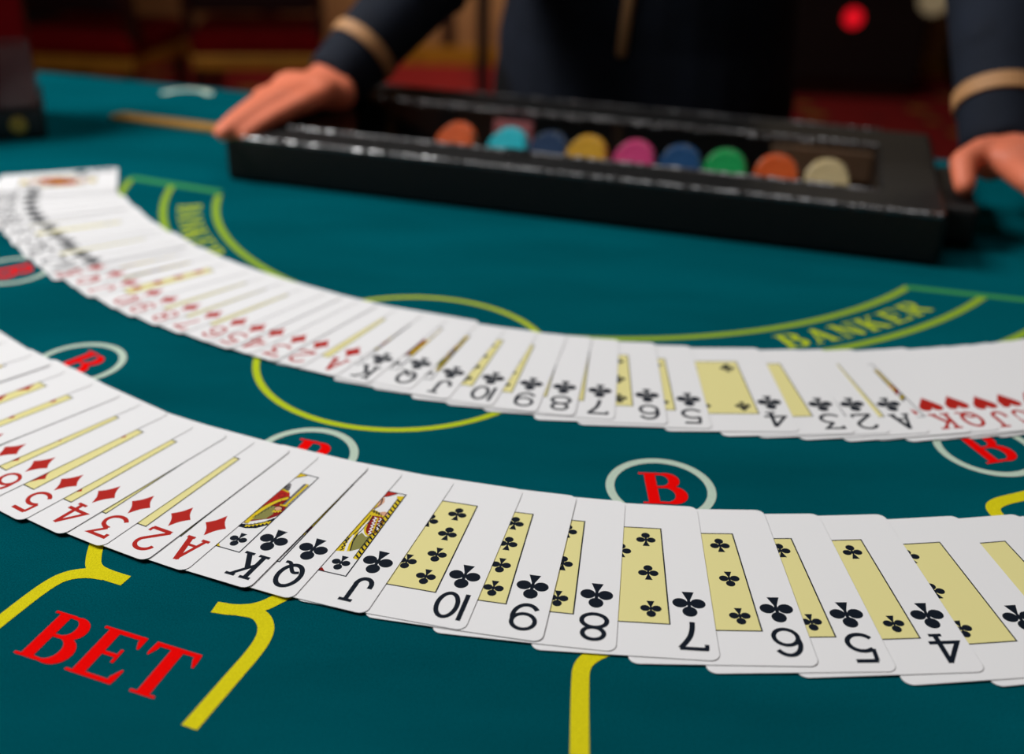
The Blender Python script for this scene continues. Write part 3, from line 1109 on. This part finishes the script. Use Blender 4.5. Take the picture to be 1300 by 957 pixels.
spot_m = mat('chip_edge_spot', rgb(225, 220, 205), 0.5)
TRM = Matrix.Translation(tr_loc) @ Matrix.Rotation(math.atan2(E2.y, E2.x), 4, 'Z')
for i, (cn, c, x) in enumerate(CHIPS):
    m = mat('chip_%d' % i, c, 0.45, vary=(200, 0.06))
    me = chip_mesh(m, spot_m)
    nchip = 4
    for k in range(nchip):
        o = link('casino_chip', me)
        y = 0.117 + k * 0.0035
        o.matrix_world = TRM @ Matrix.Translation((x, y, 0.0016 + CR * math.cos(LEAN))) @ Matrix.Rotation(LEAN, 4, 'X') @ Matrix.Rotation(0.35 * k + i, 4, 'Y')
        row = {0: 'leftmost orange', 7: 'right-hand orange'}.get(i, cn)
        if k == 0:
            tag(o, '%s casino chip facing out at the front of its row in the tray' % row, 'casino chip', 'chips in the tray')
        else:
            tag(o, '%s casino chip stacked behind the front one of its row' % row, 'casino chip', '%s chips in the tray' % row)
pl = box_obj('reflection', (0, 0, 0), (0.036, 0.004, 0.022), mat('reflection_pink', rgb(214, 120, 122), 0.5, vary=(60, 0.08)), None, 0.001)  # pink block standing in for a reflection in the lid
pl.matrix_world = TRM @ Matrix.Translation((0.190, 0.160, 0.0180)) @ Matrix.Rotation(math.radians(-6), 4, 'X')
tag(pl, 'pink rectangular reflection, built as a block behind the cyan chips in the tray', 'reflection')

# ------------------------------------------------------------------ brass drop slot and card shoe
sl = thing('drop_slot_plate', 'narrow brass slot plate on the felt reaching under the fingertips', 'slot plate', (-0.331, 0.954, TZ), math.atan2(-44, 120))
bm = bmesh.new()
add_box(bm, (0, 0.0085, 0.002), (0.13, 0.004, 0.004), 0.001)
add_box(bm, (0, -0.0085, 0.002), (0.13, 0.004, 0.004), 0.001)
add_box(bm, (-0.060, 0, 0.002), (0.014, 0.014, 0.004), 0.001)
add_box(bm, (0.060, 0, 0.002), (0.014, 0.014, 0.004), 0.001)
link('rim', to_mesh(bm, 'rim', brass), sl)
box_obj('slot_paddle', (0, 0, 0.0015), (0.107, 0.0128, 0.003), slotm, sl, 0.0006)

sh = thing('card_shoe', 'dark red lacquered card shoe on a black base at the left edge', 'card shoe', (-0.447, 0.945, TZ), math.radians(24))
bm = bmesh.new()
add_box(bm, (-0.09, 0.0, 0.014), (0.18, 0.11, 0.028), 0.003)
link('base', to_mesh(bm, 'base', black_plastic), sh)
bm = bmesh.new()
prof = [(-0.053, 0.028), (0.053, 0.028), (0.053, 0.175), (0.03, 0.185), (-0.03, 0.15), (-0.053, 0.085)]
vv = [[bm.verts.new((x, y, z)) for y, z in prof] for x in (-0.178, -0.002)]
bm.faces.new(vv[0][::-1])
bm.faces.new(vv[1])
for i in range(len(prof)):
    j = (i + 1) % len(prof)
    bm.faces.new((vv[0][i], vv[0][j], vv[1][j], vv[1][i]))
bmesh.ops.bevel(bm, geom=bm.edges[:], offset=0.003, segments=2, affect='EDGES')
link('housing', to_mesh(bm, 'housing', lacquer), sh)
bm = bmesh.new()
add_cyl(bm, (-0.022, -0.0535, 0.014), (-0.022, -0.0575, 0.014), 0.0075, seg=20)
link('knob', to_mesh(bm, 'knob', brass), sh)
box_obj('card_window', (-0.09, -0.0425, 0.1175), (0.10, 0.004, 0.05), black_plastic, sh, 0.001, Matrix.Rotation(math.radians(-19.5), 3, 'X'))

# ------------------------------------------------------------------ the dealer
def TW(lx, ly, z):
    """tray-local millimetres -> world"""
    p = Vector((-0.232, 0.782, 0)) + E2 * (lx / 1000) + N2 * (ly / 1000)
    return Vector((p.x, p.y, TZ + z / 1000))


HIP = Vector((0.14, 1.17, TZ + 0.06))
CHEST = Vector((0.155, 1.10, TZ + 0.39))
SH_C = Vector((0.155, 1.075, TZ + 0.50))
SH_R = SH_C - E2 * 0.185             # the dealer's right shoulder, left in the picture
SH_L = SH_C + E2 * 0.185
HR = dict(wrist=TW(24, 150, 53), knuckle=TW(9, 70, 54), up=Vector((0, 0, 1)) - E2 * 0.12, side=E2.copy(), cuff=-0.004,
          spread=(-0.10, -0.03, 0.03, 0.08), curl=((0.18, 0.08, 0.06), (0.18, 0.08, 0.06), (0.20, 0.08, 0.06), (0.22, 0.08, 0.06)),
          thumb=[TW(31, 105, 49), TW(24, 82, 47), TW(19, 66, 46)])
HL = dict(wrist=TW(577, 128, 57), knuckle=TW(612, 66, 54), up=Vector((0, 0, 1)) + E2 * 0.1, side=-E2, cuff=-0.008,
          spread=(-0.06, -0.02, 0.02, 0.05), curl=((0.40, 0.15, 0.1), (0.38, 0.12, 0.1), (0.36, 0.12, 0.1), (0.38, 0.14, 0.1)),
          thumb=[TW(562, 98, 56), TW(548, 80, 52), TW(550, 62, 40)])
ELB_R = Vector((-0.022, 1.065, TZ + 0.20))
ELB_L = Vector((0.385, 0.906, TZ + 0.236))


def hand(bm_, hp):
    W, K, up = hp['wrist'], hp['knuckle'], hp['up'].normalized()
    f = (K - W).normalized()
    side = hp['side']
    side = (side - f * side.dot(f)).normalized()
    up = (up - f * up.dot(f) - side * up.dot(side)).normalized()
    L = (K - W).length
    add_capsule(bm_, W - f * 0.008, W + f * 0.012, 0.024, 0.023, up, 0.74)
    offs = (0.025, 0.0088, -0.0088, -0.0245)
    lens = (0.064, 0.071, 0.066, 0.052)
    rads = (0.0083, 0.0086, 0.0081, 0.0072)
    for k in range(4):
        kn = K + side * offs[k] - f * (0.0, -0.004, 0.002, 0.012)[k] - up * (0.004, 0.0, 0.002, 0.006)[k]
        add_capsule(bm_, W + side * offs[k] * 0.45, kn, 0.0145, 0.0104, up, 0.9)
        # webbing between the metacarpals
        d = (f + side * hp['spread'][k]).normalized()
        p = kn
        r = rads[k]
        ang = 0.0
        for sgm, part in enumerate((0.46, 0.30, 0.24)):
            ang += hp['curl'][k][sgm]
            dd = d * math.cos(ang) - up * math.sin(ang)
            q = p + dd * lens[k] * part
            add_capsule(bm_, p, q, r * (1.08, 0.97, 0.9)[sgm], r * (0.97, 0.9, 0.78)[sgm], up, 0.95)
            p = q
        hp.setdefault('tips', []).append(p)
    mid = W + f * L * 0.5
    add_capsule(bm_, mid - side * 0.016, mid + side * 0.013, 0.019, 0.019, up, 0.7)
    t0 = W + side * 0.022 + f * 0.022 - up * 0.006
    pts = [t0] + hp['thumb']
    rr = (0.0140, 0.0112, 0.0095, 0.0078)
    for k in range(3):
        add_capsule(bm_, pts[k], pts[k + 1], rr[k], rr[k + 1])


def loft(bm_, rings_):
    """rings: (centre, half width, half depth) stacked along z, closed body"""
    rr = []
    for c, wx, wy in rings_:
        rr.append([bm_.verts.new(c + E2 * (wx * math.cos(2 * PI * k / 28)) + N2 * (wy * math.sin(2 * PI * k / 28))) for k in range(28)])
    for i in range(len(rr) - 1):
        for k in range(28):
            j = (k + 1) % 28
            bm_.faces.new((rr[i][k], rr[i][j], rr[i + 1][j], rr[i + 1][k]))
    bm_.faces.new(rr[0][::-1])
    bm_.faces.new(rr[-1])


def mix(a_, b_, t):
    return a_ * (1 - t) + b_ * t


def up_z(v, z):
    return Vector((v.x, v.y, z))


HEAD = SH_C - N2 * 0.05 + Vector((0, 0, 0.23))
bm = bmesh.new()
loft(bm, [(up_z(HIP, TZ - 0.06), 0.150, 0.105), (HIP, 0.155, 0.105), (mix(HIP, CHEST, 0.4), 0.128, 0.092), (CHEST, 0.150, 0.105), (mix(CHEST, SH_C, 0.6), 0.155, 0.095), (SH_C, 0.11, 0.07), (SH_C + Vector((0, 0, 0.04)), 0.06, 0.055)])
add_capsule(bm, SH_C, HEAD - Vector((0, 0, 0.06)), 0.055, 0.05)
add_capsule(bm, HEAD - Vector((0, 0, 0.045)) - N2 * 0.02, HEAD + Vector((0, 0, 0.045)), 0.062, 0.078)
add_capsule(bm, HEAD - N2 * 0.085 + Vector((0, 0, 0.015)), HEAD - N2 * 0.100 - Vector((0, 0, 0.018)), 0.008, 0.013)
for sgn in (-1, 1):
    add_capsule(bm, HEAD + E2 * sgn * 0.077 + Vector((0, 0, 0.015)), HEAD + E2 * sgn * 0.077 - Vector((0, 0, 0.02)), 0.014, 0.010, E2, 0.45)
    add_capsule(bm, HEAD - N2 * 0.074 + E2 * sgn * 0.02 + Vector((0, 0, 0.036)), HEAD - N2 * 0.070 + E2 * sgn * 0.045 + Vector((0, 0, 0.036)), 0.008, 0.007)
    hipj = HIP + E2 * sgn * 0.085 - Vector((0, 0, 0.06))
    knee = up_z(hipj, 0.47) - N2 * 0.02
    ank = up_z(hipj, 0.09) + E2 * sgn * 0.02
    add_capsule(bm, hipj, knee, 0.078, 0.055)
    add_capsule(bm, knee, ank, 0.054, 0.037)
    add_capsule(bm, up_z(ank, 0.04) + N2 * 0.03, up_z(ank, 0.03) - N2 * 0.15, 0.034, 0.028)
add_capsule(bm, HEAD - N2 * 0.083 - Vector((0, 0, 0.045)) - E2 * 0.018, HEAD - N2 * 0.083 - Vector((0, 0, 0.045)) + E2 * 0.018, 0.008, 0.008)
for shp, elb, hp in ((SH_R, ELB_R, HR), (SH_L, ELB_L, HL)):
    add_capsule(bm, shp, elb, 0.052, 0.042)
    add_capsule(bm, elb, hp['wrist'], 0.040, 0.024)
    hand(bm, hp)
person = remeshed(bm, 'person', skin, 0.0032, None, 5)
tag(person, 'dealer in a navy uniform with gold cuff bands holding both ends of the tray', 'person')

# jacket
bm = bmesh.new()
loft(bm, [(up_z(HIP, TZ - 0.10), 0.172, 0.122), (HIP, 0.168, 0.118), (mix(HIP, CHEST, 0.4), 0.145, 0.108), (CHEST, 0.168, 0.122), (mix(CHEST, SH_C, 0.6), 0.172, 0.112), (SH_C + Vector((0, 0, 0.02)), 0.12, 0.085), (SH_C + Vector((0, 0, 0.07)), 0.068, 0.064)])
CUFF = {}
for nm, shp, elb, hp in (('R', SH_R, ELB_R, HR), ('L', SH_L, ELB_L, HL)):
    add_capsule(bm, shp, elb, 0.068, 0.055)
    d = (hp['wrist'] - elb).normalized()
    end = hp['wrist'] - d * hp['cuff']
    CUFF[nm] = (elb, end, d)
    add_cyl(bm, elb, end, 0.047, 0.0285, 28)
    add_capsule(bm, elb - d * 0.001, elb + d * 0.05, 0.055, 0.048)
    # cloth folds on the forearm
    u = d.orthogonal().normalized()
    v_ = d.cross(u)
    for q in range(5):
        t = 0.12 + 0.11 * q
        c = mix(elb, end, t)
        r = 0.047 + (0.0285 - 0.047) * t
        a0 = 1.3 * q
        p1 = c + (u * math.cos(a0) + v_ * math.sin(a0)) * (r - 0.004)
        p2 = c + d * 0.03 + (u * math.cos(a0 + 1.4) + v_ * math.sin(a0 + 1.4)) * (r - 0.005)
        add_capsule(bm, p1, p2, 0.009, 0.006)
jacket = remeshed(bm, 'jacket', navy, 0.0042, person, 4)
for nm in ('R', 'L'):
    elb, end, d = CUFF[nm]
    Lf = (end - elb).length
    t0, t1 = 1 - 0.048 / Lf, 1 - 0.036 / Lf
    r0, r1 = 0.047 + (0.0285 - 0.047) * t0, 0.047 + (0.0285 - 0.047) * t1
    bm = bmesh.new()
    u = d.orthogonal().normalized()
    v_ = d.cross(u)
    rr = []
    for t, r in ((t0, r0 - 0.003), (t0, r0 + 0.0022), (t1, r1 + 0.0022), (t1, r1 - 0.003)):
        c = mix(elb, end, t)
        rr.append([bm.verts.new(c + (u * math.cos(2 * PI * k / 36) + v_ * math.sin(2 * PI * k / 36)) * r) for k in range(36)])
    for i in range(4):
        for k in range(36):
            j = (k + 1) % 36
            bm.faces.new((rr[i][k], rr[i][j], rr[(i + 1) % 4][j], rr[(i + 1) % 4][k]))
    o = link('cuff_band', to_mesh(bm, 'cuff_band', braid, smooth=False), jacket)
    o['label'] = 'gold braid band around the sleeve'
bm = bmesh.new()
zp = [(HIP, 0.118, 0.01), (mix(HIP, CHEST, 0.4), 0.108, 0.0), (CHEST, 0.122, 0.0), (mix(CHEST, SH_C, 0.6), 0.112, 0.0)]
pv = None
for c, dep, _ in zp:
    q = c - N2 * (dep + 0.0015)
    if pv is not None:
        add_capsule(bm, pv, q, 0.0055, 0.0055, N2, 0.5, 10, 3)
    pv = q
o = link('front_braid', to_mesh(bm, 'front_braid', braid, smooth=True), jacket)
o['label'] = 'gold braid strip down the jacket front'
bm = bmesh.new()
loft(bm, [(up_z(HIP, TZ - 0.16), 0.165, 0.118), (up_z(HIP, TZ - 0.03), 0.164, 0.114)])
for sgn in (-1, 1):
    hipj = HIP + E2 * sgn * 0.085 - Vector((0, 0, 0.06))
    knee = up_z(hipj, 0.47) - N2 * 0.02
    ank = up_z(hipj, 0.11) + E2 * sgn * 0.02
    add_capsule(bm, hipj, knee, 0.09, 0.070)
    add_capsule(bm, knee, ank, 0.070, 0.056)
remeshed(bm, 'trousers', trouser, 0.008, person, 4)
for sgn in (-1, 1):
    hipj = HIP + E2 * sgn * 0.085
    ank = up_z(hipj, 0.09) + E2 * sgn * 0.02
    bm = bmesh.new()
    add_capsule(bm, up_z(ank, 0.052) + N2 * 0.03, up_z(ank, 0.040) - N2 * 0.16, 0.045, 0.038)
    add_box(bm, up_z(ank, 0.012) - N2 * 0.06, (0.07, 0.25, 0.022), 0.004)
    remeshed(bm, 'shoe', black_plastic, 0.006, person, 3)
bm = bmesh.new()
add_capsule(bm, HEAD + Vector((0, 0, 0.05)) + N2 * 0.012, HEAD + Vector((0, 0, 0.055)) + N2 * 0.02, 0.083, 0.083)
add_capsule(bm, HEAD + N2 * 0.05, HEAD + N2 * 0.045 - Vector((0, 0, 0.05)), 0.06, 0.045)
remeshed(bm, 'hair', hairm, 0.006, person, 3)

# ------------------------------------------------------------------ background furniture
def make_chair():
    t = link('casino_chair', None)
    box_obj('seat', (0, 0, 0.47), (0.46, 0.44, 0.09), velvet, t, 0.03)
    box_obj('seat_rail', (0, 0, 0.405), (0.45, 0.43, 0.05), gilt, t, 0.006)
    box_obj('backrest', (0, 0.21, 0.80), (0.44, 0.07, 0.46), cabinet_black, t, 0.03, Matrix.Rotation(math.radians(-8), 3, 'X'))
    bm_ = bmesh.new()
    for sx in (-0.225, 0.225):
        add_box(bm_, (sx, 0.215, 0.76), (0.035, 0.05, 0.56), 0.008, 0, Matrix.Rotation(math.radians(-8), 3, 'X'))
    add_box(bm_, (0, 0.252, 1.03), (0.48, 0.045, 0.05), 0.012)
    link('back_frame', to_mesh(bm_, 'back_frame', wood_dark), t)
    for sx in (-0.2, 0.2):
        for sy in (-0.18, 0.19):
            bm_ = bmesh.new()
            add_cyl(bm_, (sx, sy, 0.39), (sx * 1.06, sy * 1.1, 0.0), 0.026, 0.016, 14)
            link('leg', to_mesh(bm_, 'leg', wood_dark), t)
    for sx in (-0.205, 0.205):
        bm_ = bmesh.new()
        add_cyl(bm_, (sx, -0.185, 0.16), (sx, 0.20, 0.16), 0.012, 0.012, 10)
        link('stretcher', to_mesh(bm_, 'stretcher', wood_dark), t)
    return t


def copy_tree(o, parent=None):
    c = o.copy()
    COL.objects.link(c)
    c.parent = parent
    for ch in o.children:
        copy_tree(ch, c)
    return c


ch0 = make_chair()
CHAIRS = [((-1.52, 3.75, 0), 172, 'red seated black chair with dark legs farther left behind the table'), ((-0.96, 3.85, 0), 188, 'red seated black chair with dark legs beside the gold banded sleeve')]
for i, (loc, rz, lab) in enumerate(CHAIRS):
    o = ch0 if i == 0 else copy_tree(ch0)
    o.location = loc
    o.rotation_euler = (0, 0, math.radians(rz))
    tag(o, lab, 'chair', 'chairs behind the gaming table')


def machine(loc, rz, lab, lamp=None, button=None):
    g = thing('gaming_machine', lab, 'machine', loc, math.radians(rz), 'gaming machines along the wall')
    box_obj('cabinet', (0, 0, 0.59), (0.66, 0.5, 1.02), cabinet_black, g, 0.02)
    box_obj('plinth', (0, 0.03, 0.04), (0.60, 0.42, 0.08), wood_dark, g, 0.005)
    box_obj('screen_hood', (0, 0.08, 1.38), (0.66, 0.34, 0.56), cabinet_black, g, 0.02)
    box_obj('screen', (0, -0.092, 1.40), (0.54, 0.006, 0.40), black_plastic, g)
    box_obj('button_deck', (0, -0.28, 0.80), (0.62, 0.16, 0.06), cabinet_black, g, 0.01)
    if lamp:
        b = bmesh.new()
        add_cyl(b, (lamp[0], -0.25, lamp[1]), (lamp[0], -0.275, lamp[1]), 0.046, 0.038, 24)
        link('lamp', to_mesh(b, 'lamp', lamp_red), g)
    if button:
        b = bmesh.new()
        add_cyl(b, (button[0], -0.25, button[1]), (button[0], -0.275, button[1]), 0.075, 0.062, 24)
        link('button', to_mesh(b, 'button', cream), g)


machine((1.72, 5.45, 0), -6, 'black gaming machine with a round red lamp and a cream button', (-0.04, 0.40), (0.33, 0.50))
machine((2.62, 5.4, 0), -12, 'black gaming machine at the far right behind the dealer\'s arm')
machine((-2.45, 4.9, 0), 12, 'black gaming machine at the far left beside the card shoe')
machine((0.80, 5.45, 0), 0, 'black gaming machine hidden mostly behind the dealer\'s body')

st = thing('rope_stanchion', 'slim black rope post standing before the brown panelled wall', 'post', (-0.105, 3.0, 0))
bm = bmesh.new()
add_cyl(bm, (0, 0, 0), (0, 0, 0.012), 0.15, 0.15, 32)
add_cyl(bm, (0, 0, 0.012), (0, 0, 0.04), 0.14, 0.03, 32)
link('base', to_mesh(bm, 'base', black_plastic), st)
bm = bmesh.new()
add_cyl(bm, (0, 0, 0.03), (0, 0, 0.92), 0.019, 0.019, 20)
link('post', to_mesh(bm, 'post', black_plastic), st)
bm = bmesh.new()
add_cyl(bm, (0, 0, 0.92), (0, 0, 0.96), 0.032, 0.032, 20)
add_cyl(bm, (0, 0, 0.96), (0, 0, 0.985), 0.032, 0.012, 20)
link('finial', to_mesh(bm, 'finial', brass), st)
